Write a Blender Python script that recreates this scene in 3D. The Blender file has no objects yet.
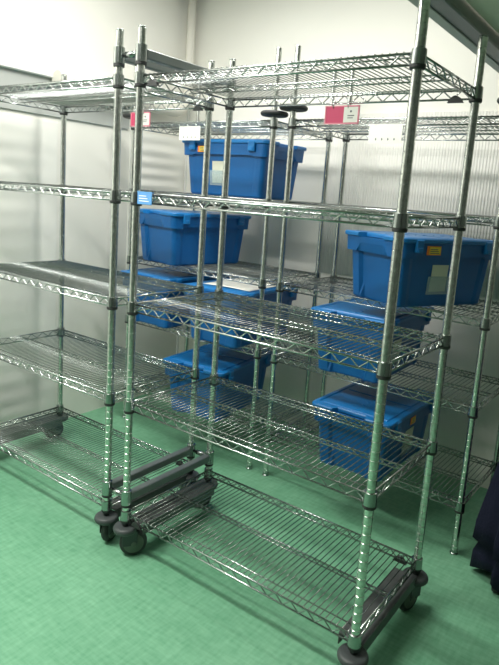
import bpy, math, random
from math import sin, cos, pi, radians
from mathutils import Vector, Matrix
random.seed(7)
scene = bpy.context.scene
COL = scene.collection

# ------------------------------------------------------------------ materials
def mat(name, color, rough=0.5, metal=0.0, spec=0.5, bump=None, mottle=None, emit=None, alpha=None):
    m = bpy.data.materials.new(name); m.use_nodes = True
    nt = m.node_tree; b = nt.nodes['Principled BSDF']
    b.inputs['Base Color'].default_value = (*color, 1)
    b.inputs['Roughness'].default_value = rough
    b.inputs['Metallic'].default_value = metal
    b.inputs['Specular IOR Level'].default_value = spec
    tc = nt.nodes.new('ShaderNodeTexCoord')
    if mottle:      # (scale, amount) gentle variation of the material's own colour
        sc, amt = mottle[:2]; st = mottle[2] if len(mottle) > 2 else (1, 1, 1)
        mp = nt.nodes.new('ShaderNodeMapping'); mp.inputs['Scale'].default_value = st
        nt.links.new(tc.outputs['Object'], mp.inputs['Vector'])
        n = nt.nodes.new('ShaderNodeTexNoise'); n.inputs['Scale'].default_value = sc
        n.inputs['Detail'].default_value = 5
        nt.links.new(mp.outputs['Vector'], n.inputs['Vector'])
        r = nt.nodes.new('ShaderNodeValToRGB')
        r.color_ramp.elements[0].position = .3; r.color_ramp.elements[1].position = .7
        r.color_ramp.elements[0].color = (*[max(0, c*(1-amt)) for c in color], 1)
        r.color_ramp.elements[1].color = (*[min(1, c*(1+amt)) for c in color], 1)
        nt.links.new(n.outputs['Fac'], r.inputs['Fac'])
        nt.links.new(r.outputs['Color'], b.inputs['Base Color'])
    if bump:        # (scale, strength)
        n = nt.nodes.new('ShaderNodeTexNoise'); n.inputs['Scale'].default_value = bump[0]
        n.inputs['Detail'].default_value = 3
        nt.links.new(tc.outputs['Object'], n.inputs['Vector'])
        bp = nt.nodes.new('ShaderNodeBump'); bp.inputs['Strength'].default_value = bump[1]
        bp.inputs['Distance'].default_value = 0.01
        nt.links.new(n.outputs['Fac'], bp.inputs['Height'])
        nt.links.new(bp.outputs['Normal'], b.inputs['Normal'])
    if emit:
        b.inputs['Emission Color'].default_value = (*emit[0], 1)
        b.inputs['Emission Strength'].default_value = emit[1]
    if alpha is not None:
        b.inputs['Alpha'].default_value = alpha
    return m

M = {}
M['chrome'] = mat('zinc_chrome_wire', (.50, .53, .52), .20, 1, mottle=(60, .12))
M['post'] = mat('chrome_post', (.64, .66, .63), .25, 1, mottle=(90, .22))
M['deck'] = mat('zinc_wire_shaded', (.36, .385, .375), .22, 1)  # same zinc as the rails, darkened to mimic reflections of a dark room
M['collar'] = mat('grey_collar', (.36, .39, .38), .24, 1)
M['black'] = mat('black_rubber', (.025, .027, .027), .6)
M['caster'] = mat('dark_caster_plastic', (.055, .065, .065), .5)
M['wheel'] = mat('dark_wheel_tread', (.04, .043, .042), .65)
M['hub'] = mat('olive_wheel_disc', (.13, .15, .12), .55)
M['dolly'] = mat('dull_dolly_steel', (.10, .108, .105), .5, .3, mottle=(30, .15))
M['bar'] = mat('grey_tie_bar', (.22, .245, .24), .42, .6)
M['blue'] = mat('blue_plastic', (.004, .115, .36), .38, 0, .45, bump=(40, .05), mottle=(5, .08))
M['lidblue'] = mat('blue_lid_plastic', (.008, .165, .45), .33, 0, .5, bump=(60, .05))
M['wall'] = mat('white_wall_paint', (.83, .82, .76), .55, bump=(12, .03), mottle=(2.2, .02))
M['dimwall'] = mat('dimmed_unseen_wall', (.14, .15, .14), .6)  # unseen walls, coloured dark to cut bounce light on metal and bins
M['panel'] = mat('white_wall_panel', (.80, .80, .75), .42, bump=(3, .05))
M['rib'] = mat('ribbed_white_panel', (.74, .74, .70), .6)
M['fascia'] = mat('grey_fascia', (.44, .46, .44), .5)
M['trim'] = mat('white_trim', (.80, .80, .78), .5)
M['ceil'] = mat('ceiling_paint', (.66, .66, .62), .8)
M['pipe'] = mat('cream_pipe_cover', (.72, .70, .63), .7)
M['beige'] = mat('beige_panel', (.74, .72, .60), .7)
M['railsteel'] = mat('dull_overhead_steel', (.20, .215, .205), .45, .5)
M['paper'] = mat('white_paper', (.84, .84, .78), .7)
M['card'] = mat('cream_card', (.68, .68, .56), .7)
M['pocket'] = mat('clear_pocket', (.55, .68, .72), .25, alpha=.35)
M['red'] = mat('crimson_card', (.62, .06, .15), .5)
M['pink'] = mat('pink_edge', (.80, .28, .36), .5)
M['orange'] = mat('orange_sticker', (.85, .22, .03), .5)
M['yellow'] = mat('yellow_sticker', (.85, .62, .05), .5)
M['ink'] = mat('grey_ink', (.10, .11, .13), .6)
M['tagblue'] = mat('pale_blue_holder', (.11, .32, .66), .35)
M['navy'] = mat('navy_cloth', (.010, .012, .030), .85, spec=.2, bump=(90, .3))
M['lamp'] = mat('lamp_diffuser', (.9, .9, .88), .4, emit=((1, .97, .9), 3))
M['lampframe'] = mat('lamp_housing', (.8, .8, .8), .5)

def floor_mat():
    m = bpy.data.materials.new('green_vinyl'); m.use_nodes = True
    nt = m.node_tree; b = nt.nodes['Principled BSDF']
    tc = nt.nodes.new('ShaderNodeTexCoord')
    def noise(scale, st, rot=0, det=4):
        mp = nt.nodes.new('ShaderNodeMapping'); mp.inputs['Scale'].default_value = st
        mp.inputs['Rotation'].default_value = (0, 0, rot)
        nt.links.new(tc.outputs['Object'], mp.inputs['Vector'])
        n = nt.nodes.new('ShaderNodeTexNoise'); n.inputs['Scale'].default_value = scale
        n.inputs['Detail'].default_value = det
        nt.links.new(mp.outputs['Vector'], n.inputs['Vector']); return n.outputs['Fac']
    a = noise(16, (1, 5, 1), .0); c = noise(16, (5, 1, 1), .0); d = noise(2.2, (1, 1, 1))
    ad = nt.nodes.new('ShaderNodeMath'); ad.operation = 'ADD'
    nt.links.new(a, ad.inputs[0]); nt.links.new(c, ad.inputs[1])
    ad2 = nt.nodes.new('ShaderNodeMath'); ad2.operation = 'ADD'
    nt.links.new(ad.outputs[0], ad2.inputs[0]); nt.links.new(d, ad2.inputs[1])
    mu = nt.nodes.new('ShaderNodeMath'); mu.operation = 'MULTIPLY'; mu.inputs[1].default_value = 1/3
    nt.links.new(ad2.outputs[0], mu.inputs[0])
    r = nt.nodes.new('ShaderNodeValToRGB'); e = r.color_ramp.elements
    e[0].position = .38; e[0].color = (.118, .325, .188, 1)
    e[1].position = .64; e[1].color = (.215, .470, .298, 1)
    nt.links.new(mu.outputs[0], r.inputs['Fac'])
    nt.links.new(r.outputs['Color'], b.inputs['Base Color'])
    b.inputs['Roughness'].default_value = .42; b.inputs['Specular IOR Level'].default_value = .35
    return m
M['floor'] = floor_mat()

# ------------------------------------------------------------------ mesh builder
class MB:
    def __init__(s): s.v = []; s.f = []; s.m = []; s.sm = []
    def quad(s, f, mi=0, smooth=False): s.f.append(tuple(f)); s.m.append(mi); s.sm.append(smooth)
    def box(s, x0, x1, y0, y1, z0, z1, mi=0, b=0.0):
        if b > 0:   # chamfered box
            n = len(s.v)
            c = ((x0+x1)/2, (y0+y1)/2)
            rings = [(z0, b), (z0+b, 0), (z1-b, 0), (z1, b)]
            for z, i in rings:
                s.v += [(x0+i+b*(i == 0)*1, y0+i, z), (x1-i-b*(i == 0)*1, y0+i, z),
                        (x1-i, y0+i+b*(i == 0)*1, z), (x1-i, y1-i-b*(i == 0)*1, z),
                        (x1-i-b*(i == 0)*1, y1-i, z), (x0+i+b*(i == 0)*1, y1-i, z),
                        (x0+i, y1-i-b*(i == 0)*1, z), (x0+i, y0+i+b*(i == 0)*1, z)]
            for k in range(3):
                for j in range(8):
                    a = n+k*8+j; d = n+k*8+(j+1) % 8
                    s.quad((a, d, d+8, a+8), mi)
            s.quad([n+j for j in range(7, -1, -1)], mi); s.quad([n+24+j for j in range(8)], mi)
            return
        n = len(s.v)
        s.v += [(x0,y0,z0),(x1,y0,z0),(x1,y1,z0),(x0,y1,z0),(x0,y0,z1),(x1,y0,z1),(x1,y1,z1),(x0,y1,z1)]
        for f in ((3,2,1,0),(4,5,6,7),(0,1,5,4),(1,2,6,5),(2,3,7,6),(3,0,4,7)): s.quad([n+i for i in f], mi)
    def rod(s, p, q, r, seg=6, mi=0, caps=True):
        p = Vector(p); q = Vector(q); d = (q-p).normalized()
        a = Vector((0, 0, 1)) if abs(d.z) < .9 else Vector((1, 0, 0))
        u = d.cross(a).normalized(); w = d.cross(u)
        n = len(s.v)
        for c in (p, q):
            for i in range(seg):
                t = 2*pi*i/seg; s.v.append(tuple(c+u*(r*cos(t))+w*(r*sin(t))))
        for i in range(seg):
            j = (i+1) % seg; s.quad((n+i, n+seg+i, n+seg+j, n+j), mi, True)
        if caps:
            s.quad([n+i for i in range(seg)], mi); s.quad([n+seg+i for i in range(seg-1, -1, -1)], mi)
    def path(s, pts, r, seg=6, mi=0, closed=False, rr=None):
        P = [Vector(p) for p in pts]; n0 = len(s.v); N = len(P)
        for k, c in enumerate(P):
            if closed: d = P[(k+1) % N]-P[k-1]
            else: d = P[min(k+1, N-1)]-P[max(k-1, 0)]
            d.normalize(); a = Vector((0, 0, 1)) if abs(d.z) < .95 else Vector((1, 0, 0))
            u = d.cross(a).normalized(); w = d.cross(u)
            for i in range(seg):
                t = 2*pi*i/seg; q = rr[k] if rr else r; s.v.append(tuple(c+u*(q*cos(t))+w*(q*sin(t))))
        for k in range(N if closed else N-1):
            for i in range(seg):
                j = (i+1) % seg; a = n0+k*seg; b = n0+((k+1) % N)*seg
                s.quad((a+i, b+i, b+j, a+j), mi, True)
        if not closed:
            s.quad([n0+i for i in range(seg)], mi); s.quad([n0+(N-1)*seg+i for i in range(seg-1, -1, -1)], mi)
    def lathe(s, prof, seg=16, o=(0, 0, 0), axis='z', mi=0, smooth=True, hard=False):
        n = len(s.v)
        if hard:        # every band gets rings of its own, so bands shade crisply
            e = [prof[0]]
            for a_, b_ in zip(prof[:-1], prof[1:]): e += [a_, b_]
            prof = e+[prof[-1]]
        K = len(prof)
        for r, z in prof:
            for i in range(seg):
                t = 2*pi*i/seg; a, b = r*cos(t), r*sin(t)
                if axis == 'z': s.v.append((o[0]+a, o[1]+b, o[2]+z))
                elif axis == 'y': s.v.append((o[0]+b, o[1]+z, o[2]+a))
                else: s.v.append((o[0]+z, o[1]+a, o[2]+b))
        for k in range(K-1):
            if hard and k % 2 == 0: continue
            for i in range(seg):
                j = (i+1) % seg
                s.quad((n+k*seg+i, n+k*seg+j, n+(k+1)*seg+j, n+(k+1)*seg+i), mi, smooth)
        s.quad([n+i for i in range(seg-1, -1, -1)], mi); s.quad([n+(K-1)*seg+i for i in range(seg)], mi)
    def loft(s, rings, mi=0, cap0=True, cap1=True, smooth=False):
        n = len(s.v); L = len(rings[0])
        for r in rings: s.v += [tuple(p) for p in r]
        for k in range(len(rings)-1):
            for i in range(L):
                j = (i+1) % L; s.quad((n+k*L+i, n+k*L+j, n+(k+1)*L+j, n+(k+1)*L+i), mi, smooth)
        if cap0: s.quad([n+i for i in range(L-1, -1, -1)], mi)
        if cap1: s.quad([n+(len(rings)-1)*L+i for i in range(L)], mi)
    def mesh(s, name, mats):
        me = bpy.data.meshes.new(name); me.from_pydata(s.v, [], s.f)
        for m in (mats if isinstance(mats, (list, tuple)) else [mats]): me.materials.append(m)
        me.polygons.foreach_set('material_index', s.m); me.polygons.foreach_set('use_smooth', s.sm)
        me.update(); return me
    def build(s, name, mats, parent=None, loc=(0, 0, 0), rz=0):
        return link(name, s.mesh(name, mats), parent, loc, rz)

def link(name, me, parent=None, loc=(0, 0, 0), rz=0):
    o = bpy.data.objects.new(name, me); COL.objects.link(o)
    o.location = loc; o.rotation_euler = (0, 0, rz)
    if parent: o.parent = parent
    return o
def tag(o, label, cat, group=None):
    o['label'] = label; o['category'] = cat
    if group: o['group'] = group
    return o
def thing(name, label, cat, loc=(0, 0, 0), rz=0, group=None):
    o = bpy.data.objects.new(name, None); COL.objects.link(o); o.empty_display_size = .1
    o.location = loc; o.rotation_euler = (0, 0, rz)
    return tag(o, label, cat, group)
def struct(name, mb, m, loc=(0, 0, 0)):
    o = mb.build(name, m, None, loc); o['kind'] = 'structure'; return o
def copy_tree(o, parent=None):
    c = o.copy(); COL.objects.link(c); c.parent = parent
    for ch in list(o.children): copy_tree(ch, c)
    return c

# ------------------------------------------------------------------ the room
XL, XR, YB, YF, ZC = -1.20, 3.0, 1.49, -3.0, 2.55
b = MB(); b.box(XL-.1, XR+.1, YF-.1, YB+.1, -.05, 0); struct('floor', b, M['floor'])
b = MB(); b.box(XL-.1, XR+.1, YF-.1, YB+.1, ZC, ZC+.05); struct('ceiling', b, M['ceil'])
b = MB(); b.box(XL-.1, XR+.1, YB, YB+.1, 0, ZC); struct('wall_back', b, M['wall'])
b = MB(); b.box(XL-.1, XL, YF, YB, 0, ZC); struct('wall_left', b, M['wall'])
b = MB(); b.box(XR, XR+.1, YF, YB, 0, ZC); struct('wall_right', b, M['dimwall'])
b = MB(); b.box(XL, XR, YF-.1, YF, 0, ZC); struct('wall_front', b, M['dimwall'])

# left wall: moulding, grey fascia below it, and softly laddered wall panels
b = MB(); b.box(XL, XL+.035, YF, 1.02, 1.803, 1.845, b=.004); struct('trim_1', b, M['trim'])
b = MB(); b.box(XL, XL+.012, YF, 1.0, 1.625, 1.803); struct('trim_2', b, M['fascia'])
b = MB(); b.box(YB*0+XL, XL+.012, YB-.012, YB, 0, ZC); struct('trim_3', b, M['trim'])
def ripple_panel(name, y0, y1, z0, z1, pitch, amp):
    b = MB(); n = int((z1-z0)/.01); NY = 24; rows = []
    for k in range(n+1):
        z = z0+(z1-z0)*k/n; ph = ((z+.013*sin(z*9)) / pitch) % 1.0
        prof = (.5-.5*cos(2*pi*ph))*(.6+.4*sin(z*5.1+1))
        row = []
        for j in range(NY+1):
            t = j/NY; w = min(1, max(0, (1-t)*3.2)) * min(1, t*6+.3)
            b.v.append((XL+.006+amp*prof*w, y0+(y1-y0)*t, z)); row.append(len(b.v)-1)
        rows.append(row)
    for k in range(n):
        for j in range(NY):
            b.quad((rows[k][j], rows[k+1][j], rows[k+1][j+1], rows[k][j+1]), 0, True)
    # back face keeps it solid
    q = len(b.v); b.v += [(XL, y0, z0), (XL, y1, z0), (XL, y1, z1), (XL, y0, z1)]
    b.quad((q, q+1, q+2, q+3)); b.quad((q, q+3, rows[n][0], rows[0][0])); b.quad((q+1, rows[0][NY], rows[n][NY], q+2))
    b.quad((q+3, q+2, rows[n][NY], rows[n][0])); b.quad((q, rows[0][0], rows[0][NY], q+1))
    return struct(name, b, M['panel'])
ripple_panel('trim_4', -1.6, .54, .02, 1.60, .085, .007)
ripple_panel('trim_5', 1.02, 1.46, .60, 1.62, .075, .009)

# white ribbed sheet on the back wall
b = MB(); x0, x1, pitch, z0, z1 = -.17, 1.75, .014, .92, 1.76
n = int((x1-x0)/pitch*6); ra = []
for k in range(n+1):
    x = x0+(x1-x0)*k/n; y = YB-.010-.0018*cos(2*pi*(x-x0)/pitch)
    b.v += [(x, y, z0), (x, y, z1)]
for k in range(n): b.quad((2*k, 2*k+2, 2*k+3, 2*k+1), 0, True)
q = len(b.v); b.v += [(x0, YB, z0), (x1, YB, z0), (x1, YB, z1), (x0, YB, z1)]
b.quad((q+3, q+2, q+1, q)); b.quad((0, 1, q+3, q)); b.quad((2*n, q+1, q+2, 2*n+1))
b.quad([1]+[2*k+1 for k in range(1, n+1)]+[q+2, q+3]); b.quad([2*k for k in range(n, -1, -1)]+[q, q+1])
struct('trim_6', b, M['rib'])

# cream insulated pipe in the corner
b = MB(); pts = [(XL+.065, YB-1.0, 1.80), (XL+.065, YB-.7, 1.785), (XL+.065, YB-.40, 1.775)]
for i in range(9):
    t = i/8*pi/2; pts.append((XL+.065, YB-.20+.12*sin(t), 1.775+.12*(1-cos(t))))
pts += [(XL+.065, YB-.08, 2.1), (XL+.065, YB-.08, ZC)]
b.path(pts, .040, 16, rr=[.040]*5+[.037, .034, .031, .028, .026, .025, .025, .025, .025])
tag(b.build('insulated_pipe', M['pipe']), 'cream insulated pipe sagging along the left wall and rising in the room corner', 'pipe')

# ------------------------------------------------------------------ shelving parts
ZL, ZU = .007, .032        # lower and upper rail heights, measured from the collar's base
def zig(b, a, c, n, r, zl=ZL):
    a = Vector(a); c = Vector(c); pts = []
    for k in range(2*n+1):
        p = a.lerp(c, k/(2*n)); z = zl+.001 if k % 2 == 0 else ZU-.001
        pts.append((p.x, p.y, z))
    for k in range(2*n): b.rod(pts[k], pts[k+1], r, 5, caps=False)
def shelf_mesh(W, D, name='shelf'):
    b = MB(); w, d, g = W/2, D/2, .0145
    for y in (-d, d):
        for z in (ZL, ZU): b.rod((-w+g, y, z), (w-g, y, z), .0032, 8)
        zig(b, (-w+g, y, 0), (w-g, y, 0), int(W/.056), .0022)
    for x in (-w, w):
        for z in (ZL, ZU): b.rod((x, -d+g, z), (x, d-g, z), .0032, 8)
        zig(b, (x, -d+g, 0), (x, d-g, 0), int(D/.056), .0022)
    b.rod((-w, 0, ZU-.016), (w, 0, ZU-.016), .0025, 6); b.rod((-w, 0, ZU-.002), (w, 0, ZU-.002), .0027, 6)
    zig(b, (-w+.01, 0, 0), (w-.01, 0, 0), int(W/.046), .0018, ZU-.016)
    for y in (-d+.034, d-.034): b.rod((-w, y, ZU-.001), (w, y, ZU-.001), .0021, 6)
    n = int(round((W-.04)/.0182))
    for k in range(n+1):
        x = -w+.020+(W-.04)*k/n
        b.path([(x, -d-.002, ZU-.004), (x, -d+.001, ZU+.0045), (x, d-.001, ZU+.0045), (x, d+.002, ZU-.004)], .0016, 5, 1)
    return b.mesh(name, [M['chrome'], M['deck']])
cb = MB(); cb.lathe([(.0145, .005), (.0185, .006), (.0172, .040), (.0140, .041)], 20, hard=True)
collar_me = cb.mesh('corner_collar', M['collar'])
rb = MB(); rb.lathe([(.0135, -.004), (.0165, -.004), (.0185, -.001), (.0185, .0055), (.0140, .006)], 20, hard=True)
ring_me = rb.mesh('sleeve_ring', M['black'])
def post_mesh(z0, z1, name='post'):
    b = MB(); prof = [(.0116, z0), (.0127, z0+.002)]; z = z0+.0254
    while z < z1-.01:
        prof += [(.0127, z-.0016), (.0117, z-.0008), (.0117, z+.0008), (.0127, z+.0016)]; z += .0254
    prof += [(.0127, z1-.002), (.0116, z1)]
    b.lathe(prof, 16, hard=True); return b.mesh(name, M['post'])
def wedge_mesh():
    b = MB(); n = 10; r1 = []; r0 = []
    for y, L in ((-.006, r0), (.006, r1)):
        L.append((-.024, y, -.002)); L.append((.024, y, -.002))
        for i in range(n+1):
            t = i/n; L.append((.022-.044*t, y, .0+.018*sin(pi*t)**.8 if 0 < t < 1 else 0))
    b.loft([r1, r0]); return b.mesh('edge_clip', M['black'])
wedge_me = wedge_mesh()

# caster: stem sleeve, round bumper, fork, wheel
cs = MB(); cs.lathe([(.010, .110), (.010, .128), (.0155, .129), (.0155, .139), (.010, .140)], 14)
cs.box(-.021, -.016, -.012, .042, .044, .100, b=.002); cs.box(.016, .021, -.012, .042, .044, .100, b=.002)
cs.lathe([(.020, .088), (.030, .091), (.030, .100), (.020, .103)], 20, o=(0, .006, 0))
caster_me = cs.mesh('caster', M['caster'])
bm_ = MB(); prof = [(.016+.026, .104)]
for i in range(9):
    t = -pi/2+pi*i/8; prof.append((.033+.010*cos(t), .106+.012*sin(t)))
prof.append((.014, .118)); bm_.lathe([(.014, .094)]+prof[1:], 24)
bumper_me = bm_.mesh('round_bumper', M['caster'])
wh = MB(); wh.lathe([(.030, -.0135), (.043, -.0135), (.048, -.008), (.0495, 0), (.048, .008), (.043, .0135), (.030, .0135)], 28, o=(0, .030, .0495), axis='x')
wheel_me = wh.mesh('wheel', M['wheel'])
hb = MB(); hb.lathe([(.006, -.0225), (.010, -.0215), (.011, -.0150), (.036, -.0142), (.037, -.012), (.037, .012), (.036, .0142), (.011, .0150), (.010, .0215), (.006, .0225)], 24, o=(0, .030, .0495), axis='x')
hub_me = hb.mesh('wheel_disc', M['hub'])

def make_shelf(unit, me, W, D, z, clips=None, rings=True):
    s = link('shelf', me, unit, (W/2, D/2, z))
    for sx in (-1, 1):
        for sy in (-1, 1):
            link('corner_collar', collar_me, s, (sx*W/2, sy*D/2, 0))
            link('sleeve_ring', ring_me, s, (sx*W/2, sy*D/2, 0))
    for (x, y) in (clips or []): link('edge_clip', wedge_me, s, (x, y, 0.0))
    return s

GS = 'wire shelving units'
def channel(b, x0, x1, y0, y1, z0, z1, t=.004, mi=0):
    b.box(x0, x1, y0, y1, z0, z0+t); b.box(x0, x0+t, y0, y1, z0, z1); b.box(x1-t, x1, y0, y1, z0, z1)

WA, DA = .912, .446
ZA = [1.622, 1.254, .892, .545, .136]
shA = shelf_mesh(WA, DA)
def mobile_unit(label, x0, rings=True):
    u = thing('wire_shelving_unit', label, 'shelving', (x0, 0, 0), 0, GS)
    pm = post_mesh(.140, 1.797)
    for x, y in ((0, 0), (WA, 0), (0, DA), (WA, DA)):
        p = link('post', pm, u, (x, y, 0))
        cp = MB(); cp.lathe([(.0120, 1.7965), (.0128, 1.7975), (.0128, 1.800), (.011, 1.801)], 16)
        cp.build('post_cap', M['collar'], p)
        ang = {(0, 0): -.62, (WA, 0): .35, (0, DA): 2.3, (WA, DA): 2.9}[(x, y)] if x0 == 0 else {(0, 0): .35, (WA, 0): .35, (0, DA): 2.6, (WA, DA): 1.2}[(x, y)]
        c = link('caster', caster_me, u, (x, y, 0), ang)
        link('round_bumper', bumper_me, c); link('wheel', wheel_me, c); link('wheel_disc', hub_me, c)
    for i, z in enumerate(ZA):
        clips = [(-WA/2+.058, -DA/2), (WA/2-.058, DA/2)] if i in (0, 4) else None
        make_shelf(u, shA, WA, DA, z, clips)
    # dolly frame: a wide steel channel under each end
    for x0_, x1_ in ((-.014, .062), (WA-.062, WA+.014)):
        ylo, yhi = .030, DA-.030
        d = MB(); d.box(x0_, x1_, ylo, yhi, .124, .128); d.box(x0_, x0_+.004, ylo, yhi, .092, .124)
        d.box(x1_-.004, x1_, ylo, yhi, .092, .124)
        d.build('dolly_channel', M['dolly'], u)
    return u
unitA = mobile_unit('front wheeled chrome wire shelving unit with a pale blue holder on its second shelf', 0)
unitB = mobile_unit('empty wheeled wire shelving unit against the left wall, cut by the left picture edge', -.103-WA)

def tie_bar(z, h, unit, x):
    b = MB(); b.box(x-.014, x+.014, .012, DA-.012, z, z+h, b=.003)
    o = b.build('tie_bar', M['bar'], unit)
    for y in (0, DA):
        c = MB(); c.lathe([(.0130, z-.012), (.0185, z-.011), (.0180, z+h+.010), (.0130, z+h+.012)], 18, o=(x, y, 0), hard=True)
        c.build('bar_bracket', M['collar'], o)
        r = MB(); r.lathe([(.0130, z-.021), (.0180, z-.020), (.0182, z-.012), (.0130, z-.0115)], 18, o=(x, y, 0), hard=True)
        r.build('sleeve_ring', M['black'], o)
for z in (1.706, .212):
    tie_bar(z, .030, unitA, 0); tie_bar(z, .030, unitB, WA)
# short links between the two units (carried by the front unit)
for z in (1.720, .227):
    for y in (.0, DA):
        b = MB(); b.rod((-.0835, y, z), (-.018, y, z), .0065, 10)
        b.lathe([(.005, -.020), (.010, -.018), (.010, .018), (.005, .020)], 12, o=(-.051, y, z), axis='x')
        b.build('unit_link', M['collar'], unitA)

# cover strip of each rear channel seen at the left end: toe plate
WC, DC = .912, .482
ZK = [1.607, 1.258, .893, .559, .176]
YC, CR = .858, -.0132
shC = shelf_mesh(WC, DC)
pmC = post_mesh(.012, 1.943)
fb = MB(); fb.lathe([(.005, 0), (.016, 0), (.016, .004), (.0135, .007), (.0135, .020), (.0125, .021)], 16, hard=True)
foot_me = fb.mesh('levelling_foot', M['collar'])
db = MB(); prof = []
for i in range(13):
    t = -pi/2+pi*i/12; prof.append((.052+.010*cos(t), .010*sin(t)))
db.lathe([(.0128, -.010)]+prof+[(.0128, .010)], 36)
disc_me = db.mesh('bumper_disc', M['black'])
sb = MB(); sb.lathe([(.0130, -.034), (.0165, -.033), (.0160, -.010), (.0130, -.0095)], 16, hard=True)
sleeve_me = sb.mesh('disc_sleeve', M['collar'])
def fixed_unit(label, x0, hz):
    u = thing('wire_shelving_unit', label, 'shelving', (x0, YC+CR*x0, 0), CR, GS)
    for x, y in ((0, 0), (WC, 0), (0, DC), (WC, DC)):
        p = link('post', pmC, u, (x, y, 0)); link('levelling_foot', foot_me, p)
        if y == 0:
            z = hz[0] if x == 0 else hz[1]
            d = link('bumper_disc', disc_me, u, (x, y, z)); d['label'] = 'black round rubber disc around the post'
    for z in ZK: make_shelf(u, shC, WC, DC, z)
    return u
unitC = fixed_unit('wire shelving unit in the back row with five blue bins, next to the room corner', -.999, (1.672, 1.667))
unitD = fixed_unit('wire shelving unit in the back row holding three blue bins, by the ribbed wall sheet', .012, (1.690, 1.690))

# ------------------------------------------------------------------ blue bins
def rrect(w, l, r, z, n=5, side=10, fx=None):
    """rounded rectangle loop, w along x and l along y, ccw"""
    pts = []; hw, hl = w/2, l/2
    cs_ = [(hw-r, -hl+r, -pi/2), (hw-r, hl-r, 0), (-hw+r, hl-r, pi/2), (-hw+r, -hl+r, pi)]
    for k, (cx, cy, a0) in enumerate(cs_):
        for i in range(n+1):
            t = a0+pi/2*i/n; pts.append((cx+r*cos(t), cy+r*sin(t)))
        nx = cs_[(k+1) % 4]; e = pts[-1]; t2 = nx[2]
        s_ = (nx[0]+r*cos(t2), nx[1]+r*sin(t2))
        for i in range(1, side):
            t = i/side; pts.append((e[0]+(s_[0]-e[0])*t, e[1]+(s_[1]-e[1])*t))
    if fx: pts = [fx(x, y) for x, y in pts]
    return [(x, y, z(x, y) if callable(z) else z) for x, y in pts]
SD = 24
def bin_meshes():
    H = .245
    def recess(w, l):
        def f(x, y):      # recessed centre panel at the two short ends, shallow ones on the long sides
            if abs(abs(y)-l/2) < .004 and abs(x) < w/2-.062: y -= math.copysign(.014, y)
            if abs(abs(x)-w/2) < .004 and abs(y) < l/2-.055: x -= math.copysign(.004, x)
            return x, y
        return f
    b = MB(); rings = []
    for t in (0, .03, .25, .5, .75, 1):
        z = H*t; w = .282+.036*t-(.008 if t == 0 else 0); l = .455+.040*t-(.008 if t == 0 else 0)
        rings.append(rrect(w, l, .022, z, side=SD, fx=recess(w, l)))
    b.loft(rings); body = b.mesh('body', M['blue'])
    # rim skirt with deeper corners and a raised arch at the short ends
    def zlow(x, y):
        if abs(y) > .255: return .226-.0 if abs(x) < .070 else (.190 if abs(x) > .095 else .226-.036*(abs(x)-.070)/.025)
        return .190 if abs(y) > .19 else .196
    b = MB()
    o0 = rrect(.346, .526, .026, .248, side=SD); o1 = [(x, y, zlow(x, y)) for x, y, z in rrect(.340, .520, .026, 0, side=SD)]
    i0 = [(x, y, zlow(x, y)) for x, y, z in rrect(.322, .500, .022, 0, side=SD)]; i1 = rrect(.310, .488, .022, .248, side=SD)
    b.loft([i1, i0, o1, o0, i1], cap0=False, cap1=False); rim = b.mesh('rim', M['blue'])
    # lid with finger notches at the short ends and two raised panels
    def notch(x, y):
        if abs(abs(y)-.27) < .012 and abs(x) < .066: y -= math.copysign(.032, y)
        return x, y
    b = MB()
    L = [rrect(.350, .532, .028, .2475, side=SD, fx=notch), rrect(.364, .544, .030, .251, side=SD, fx=notch),
         rrect(.364, .544, .030, .262, side=SD, fx=notch), rrect(.358, .538, .028, .266, side=SD, fx=notch),
         rrect(.330, .466, .02, .266, side=SD), rrect(.322, .458, .02, .262, side=SD)]
    b.loft(L)
    for y0, y1 in ((-.222, -.004), (.004, .222)):
        b.box(-.150, .150, y0, y1, .258, .2665, b=.003)
    for k in range(-4, 5):
        b.rod((.012*(k % 2), k*.05, .2655), (-.012*(k % 2), k*.05+.02, .2655), .003, 6)
    lid = b.mesh('lid', M['lidblue'])
    # latch: a small clip on the long side
    b = MB(); b.box(.172, .186, -.020, .020, .212, .262, b=.004); b.box(.183, .190, -.012, .012, .214, .232, b=.002)
    latch = b.mesh('latch', M['lidblue'])
    return body, rim, lid, latch
bodyM, rimM, lidM, latchM = bin_meshes()
GB = 'blue lidded storage bins'
def storage_bin(label, x, y, z, rz):
    t = thing('storage_bin', label, 'storage bin', (x, y, z), rz, GB)
    link('body', bodyM, t); link('rim', rimM, t); link('lid', lidM, t)
    for y_ in (-.185, .185):
        for r in (0, pi):
            l = link('latch', latchM, t, (0, y_ if r == 0 else -y_, 0), r)
    return t
def sticker(t, side, y, z, w=.052, h=.030):
    """orange and yellow sticker on the rim skirt: side +1/-1 = long sides"""
    x = .1745; b = MB()
    b.box(x, x+.0012, y-w/2, y+w/2, z, z+h, 0); b.box(x+.0010, x+.0018, y-w/2+.012, y+w/2-.003, z+.003, z+h-.003, 1)
    for k in range(3): b.box(x+.0016, x+.0022, y-w/2+.016, y+w/2-.009-.004*k, z+.006+.007*k, z+.009+.007*k, 2)
    o = b.build('sticker', [M['orange'], M['yellow'], M['ink']], t, (0, 0, 0), 0 if side > 0 else pi)
    o['label'] = 'orange and yellow warning sticker on the rim'
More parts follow.
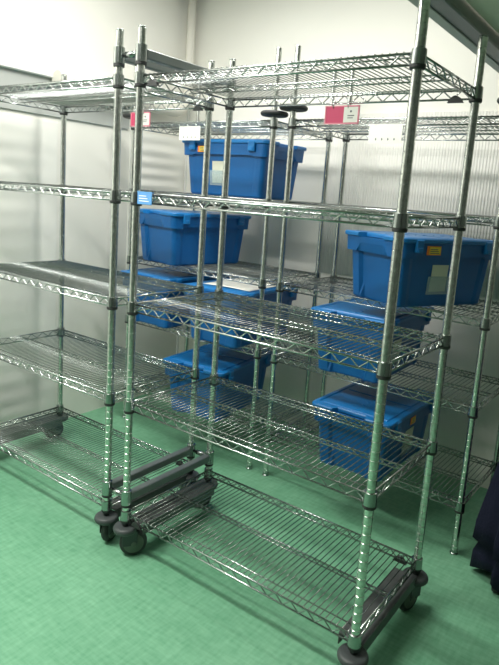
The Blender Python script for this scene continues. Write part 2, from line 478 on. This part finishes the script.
def slip(t, side, y, z0, z1, w):
    """cream paper slip in a clear pocket on a long side"""
    tilt = (.158-.1416)/.245
    def X(z): return .1372+.018*z/.245+.0015
    b = MB(); n = len(b.v)
    def slab(y0, y1, za, zb, d0, d1, mi):
        q = len(b.v)
        for d in (d0, d1):
            for yy, zz in ((y0, za), (y1, za), (y1, zb), (y0, zb)): b.v.append((X(zz)+d, yy, zz))
        for f in ((3,2,1,0),(4,5,6,7),(0,1,5,4),(1,2,6,5),(2,3,7,6),(3,0,4,7)): b.quad([q+i for i in f], mi)
    slab(y-w/2, y+w/2, z0, z1, 0, .0012, 0)
    o = b.build('paper_slip', M['card'], t, (0, 0, 0), 0 if side > 0 else pi)
    b = MB(); slab(y-w/2-.016, y+w/2+.018, z0-.012, z1-.045, .0016, .0022, 0)
    p = b.build('clear_pocket', M['pocket'], t, (0, 0, 0), 0 if side > 0 else pi)
S = .0385   # deck height above the collar base
b1 = storage_bin('highest of the blue lidded bins, on the second shelf below a white tag', -.415, 1.075, ZK[1]+S, pi/2)
sticker(b1, -1, -.125, .205); slip(b1, -1, -.035, .06, .165, .075)
b2 = storage_bin('blue lidded bin on the middle shelf of the back row, beside the room corner', -.70, 1.040, ZK[2]+S, radians(-9))
b3 = storage_bin('blue lidded bin turned askew on a middle shelf with sticker and paper slip', .590, 1.012, ZK[2]+S, radians(-25))
sticker(b3, 1, -.105, .205, .072, .034); slip(b3, 1, -.035, .06, .165, .085)
b4 = storage_bin('plain blue lidded bin beside the one carrying a white sheet', -.785, 1.030, ZK[3]+S, radians(1))
b5 = storage_bin('blue lidded bin under a white sheet of paper, below the middle shelf', -.302, 1.000, ZK[3]+S, radians(1))
b6 = storage_bin('blue lidded bin directly under the askew bin, one shelf down', .405, 1.035, ZK[3]+S, radians(1))
slip(b6, 1, -.08, .06, .165, .085)
b7 = storage_bin('blue lidded bin on the lowest shelf, alone below the bin with the white sheet', -.40, .975, ZK[4]+S, radians(7))
b8 = storage_bin('blue lidded bin on the lowest shelf to the right, undermost of three', .485, .985, ZK[4]+S, radians(-1))
sticker(b8, 1, -.02, .205); slip(b8, 1, .02, .06, .165, .085)
# white sheet lying on a lid
b = MB(); n = 8
for j in range(n+1):
    for i in range(n+1):
        x = -.135+.27*i/n; y = -.18+.36*j/n
        b.v.append((x, y, .0005+.003*max(0, sin(i/n*3+j/n*2))**2))
for j in range(n):
    for i in range(n):
        a = j*(n+1)+i; b.quad((a, a+1, a+n+2, a+n+1), 0, True)
o = b.build('paper_sheet', M['paper'], None, (-.300, 1.02, ZK[3]+S+.268), radians(4))
md = o.modifiers.new('thickness', 'SOLIDIFY'); md.thickness = .0008; md.offset = 1
tag(o, 'white sheet of paper lying on a blue bin lid', 'paper')

# ------------------------------------------------------------------ signs, tags, holder
def sign(label, x0, x1, y, ztop, h):
    t = thing('hanging_sign', label, 'sign', ((x0+x1)/2, y, ztop-h), 0, 'crimson hanging signs')
    w = x1-x0
    b = MB(); b.box(-w/2, w/2, -.0015, .0015, 0, h); b.build('board', M['red'], t)
    b = MB(); b.box(w*.06, w/2-.004, -.0024, -.0016, .004, h-.004); p = b.build('white_panel', M['paper'], t)
    b = MB(); b.lathe([(.0035, -.0032), (.0035, -.0026)], 12, o=(w*.27, 0, h*.68), axis='y')
    b.box(w*.18, w*.37, -.0030, -.0025, h*.42, h*.47); b.box(w*.18, w*.34, -.0030, -.0025, h*.30, h*.34)
    b.build('print', M['ink'], p)
    b = MB()
    for (a0, a1, c0, c1) in ((-w/2-.001, w/2+.001, -.001, .003), (-w/2-.001, w/2+.001, h-.003, h+.001), (-w/2-.001, -w/2+.003, 0, h), (w/2-.003, w/2+.001, 0, h)):
        b.box(a0, a1, -.0028, .002, c0, c1)
    b.build('edging', M['pink'], t)
    b = MB()
    for x in (-w*.26, w*.18):
        b.path([(x, -.003, h-.008), (x, -.005, h+.003), (x, -.003, h+.015), (x, .004, h+.014), (x, .005, h+.006)], .0014, 6)
    b.build('hook', M['chrome'], t)
    return t
sign('crimson and white sign hanging under the rear edge of the top shelf, right of centre', .424, .549, DA-.012, 1.619, .057)
sign('crimson and white sign hanging near the left post pair, below the top shelf', -.530, -.415, DA-.012, 1.618, .057)
def dot_tag(label, x0, x1, ztop, h):
    w = x1-x0; xm = (x0+x1)/2
    t = thing('shelf_tag', label, 'tag', (xm, YC+CR*xm-.011, ztop-h), CR, 'white shelf tags with a row of dots')
    b = MB(); b.box(-w/2, w/2, -.001, .001, 0, h); b.build('card', M['paper'], t)
    b = MB()
    for k in range(4):
        x = -w*.27+w*.185*k
        b.lathe([(.0032, -.0018), (.0032, -.0008)], 6, o=(x, 0, h*.22), axis='y')
        b.box(x-.0006, x+.0006, -.0018, -.001, h*.22-.0055, h*.22+.0055)
    b.build('dot_print', M['ink'], t)
    b = MB()
    for x in (-w*.3, w*.3): b.path([(x, -.001, h-.004), (x, -.003, h+.012), (x, .004, h+.013), (x, .0065, h+.010)], .0010, 6)
    b.build('hook', M['chrome'], t)
dot_tag('white shelf tag with four dots on the right back unit', .387, .527, 1.618, .074)
dot_tag('white shelf tag with four dots above the highest blue bin', -.655, -.515, 1.618, .066)
# pale blue label holder on the second shelf
t = thing('label_holder', 'pale blue label holder clipped on the shelf edge beside the front left post', 'label holder', (.050, -.009, 1.256), 0)
b = MB(); b.box(-.033, .033, -.003, .0, 0, .036, b=.0012); b.box(-.033, .033, -.003, .006, .0362, .041); b.build('holder', M['tagblue'], t)
b = MB()
for k in range(3): b.box(-.024, .020-.006*k, -.0036, -.003, .010+.008*k, .0125+.008*k)
b.build('label_print', M['paper'], t)

# ------------------------------------------------------------------ overhead rail, upper right
t = thing('overhead_rail', 'dull grey steel rail with a beige cover running overhead at the upper right', 'rail', (.871, .6, 1.802))
b = MB()
b.box(-.040, .034, -1.2, .885, .006, .012); b.box(-.040, -.036, -1.2, .885, .006, .050); b.box(.030, .034, -1.2, .885, .006, .050)
b.rod((.032, -1.2, .008), (.032, .885, .008), .005, 8)
b.build('channel', M['railsteel'], t)
b = MB(); b.box(-.0445, -.014, -1.2, .885, .0015, .0058, b=.0015); b.box(-.0445, -.0405, -1.2, .885, .006, .053)
b.build('lip', M['fascia'], t)
b = MB(); b.box(.040, .45, -1.2, .215, .040, .052); b.build('cover', M['beige'], t)

# ------------------------------------------------------------------ navy cloth cover at the right edge
t = thing('covered_cart', 'dark navy cloth cover over a low cart on casters, cut by the right picture edge', 'cart', (1.33, .88, 0))
b = MB(); rings = []; N = 96
lev = [(.030, .312, .20), (.09, .310, .205), (.135, .292, .198), (.139, .318, .214), (.20, .316, .21), (.30, .300, .195), (.44, .278, .18), (.60, .245, .16), (.74, .200, .14), (.80, .165, .12), (.815, .10, .08)]
for k, (z, a, c) in enumerate(lev):
    L = []; fold = (1-z/.85)
    for i in range(N):
        u = 2*pi*i/N; e = .62
        x = a*math.copysign(abs(cos(u))**e, cos(u)); y = c*math.copysign(abs(sin(u))**e, sin(u))
        m = 1+.075*fold*sin(9*u+1.2+z*1.5)+.03*fold*sin(17*u+z*2)
        zz = z+(.022*sin(5*u+1) if k == 0 else 0)
        L.append((x*m, y*m, zz))
    rings.append(L)
b.loft(rings, cap0=True, smooth=True); b.build('cloth_cover', M['navy'], t)
for x, y in ((-.215, -.165), (.2, -.15), (-.2, .14), (.2, .14)):
    b = MB(); b.lathe([(.014, -.011), (.026, -.011), (.029, -.006), (.029, .006), (.026, .011), (.014, .011)], 20, o=(x, y, .029), axis='x')
    b.box(x-.014, x+.014, y-.008, y+.008, .03, .07); b.build('caster', M['black'], t)

# ------------------------------------------------------------------ ceiling lights
LIGHTS = [(-.35, -1.0), (-.1, .55), (1.0, -1.9)]
POW = [66, 22, 2]
for i, (x, y) in enumerate(LIGHTS):
    nm = ['ceiling light panel nearest the left wall', 'ceiling light panel over the shelving at the right', 'ceiling light panel behind the viewer'][i]
    t = thing('ceiling_light', nm, 'ceiling light', (x, y, ZC-.05), 0, 'ceiling lights')
    b = MB(); b.box(-.62, .62, -.11, .11, .01, .05, b=.004); b.build('housing', M['lampframe'], t)
    b = MB(); b.box(-.60, .60, -.09, .09, .0, .0098); b.build('diffuser', M['lamp'], t)
    ld = bpy.data.lights.new('ceiling_lamp', 'AREA'); ld.shape = 'RECTANGLE'; ld.size = 1.2; ld.size_y = .18
    ld.energy = POW[i]; ld.color = (1, .985, .93)
    lo = bpy.data.objects.new('ceiling_lamp', ld); COL.objects.link(lo); lo.location = (x, y, ZC-.055)
w = bpy.data.worlds.new('world'); scene.world = w; w.use_nodes = True
w.node_tree.nodes['Background'].inputs[0].default_value = (.9, .95, 1, 1)
w.node_tree.nodes['Background'].inputs[1].default_value = .3

# ------------------------------------------------------------------ camera
cam = bpy.data.cameras.new('camera'); co = bpy.data.objects.new('camera', cam); COL.objects.link(co)
yaw, pit, rol = (-0.61087, 0.16950, 0.07282)
f = Vector((sin(yaw)*cos(pit), cos(yaw)*cos(pit), -sin(pit)))
r = Vector((cos(yaw), -sin(yaw), 0)); u = r.cross(f)
r, u = cos(rol)*r+sin(rol)*u, -sin(rol)*r+cos(rol)*u
co.matrix_world = Matrix(((r.x, u.x, -f.x, 1.4670), (r.y, u.y, -f.y, -1.3237), (r.z, u.z, -f.z, 1.3129), (0, 0, 0, 1)))
cam.sensor_fit = 'VERTICAL'; cam.sensor_height = 36; cam.sensor_width = 27
cam.lens = 587.09/665*36
cam.shift_x = -16.54/665; cam.shift_y = -36.34/665
cam.clip_start = .02
scene.camera = co
scene.view_settings.view_transform = 'Standard'; scene.view_settings.look = 'None'
scene.view_settings.gamma = 1; scene.view_settings.use_curve_mapping = False
scene.view_settings.exposure = 0.1
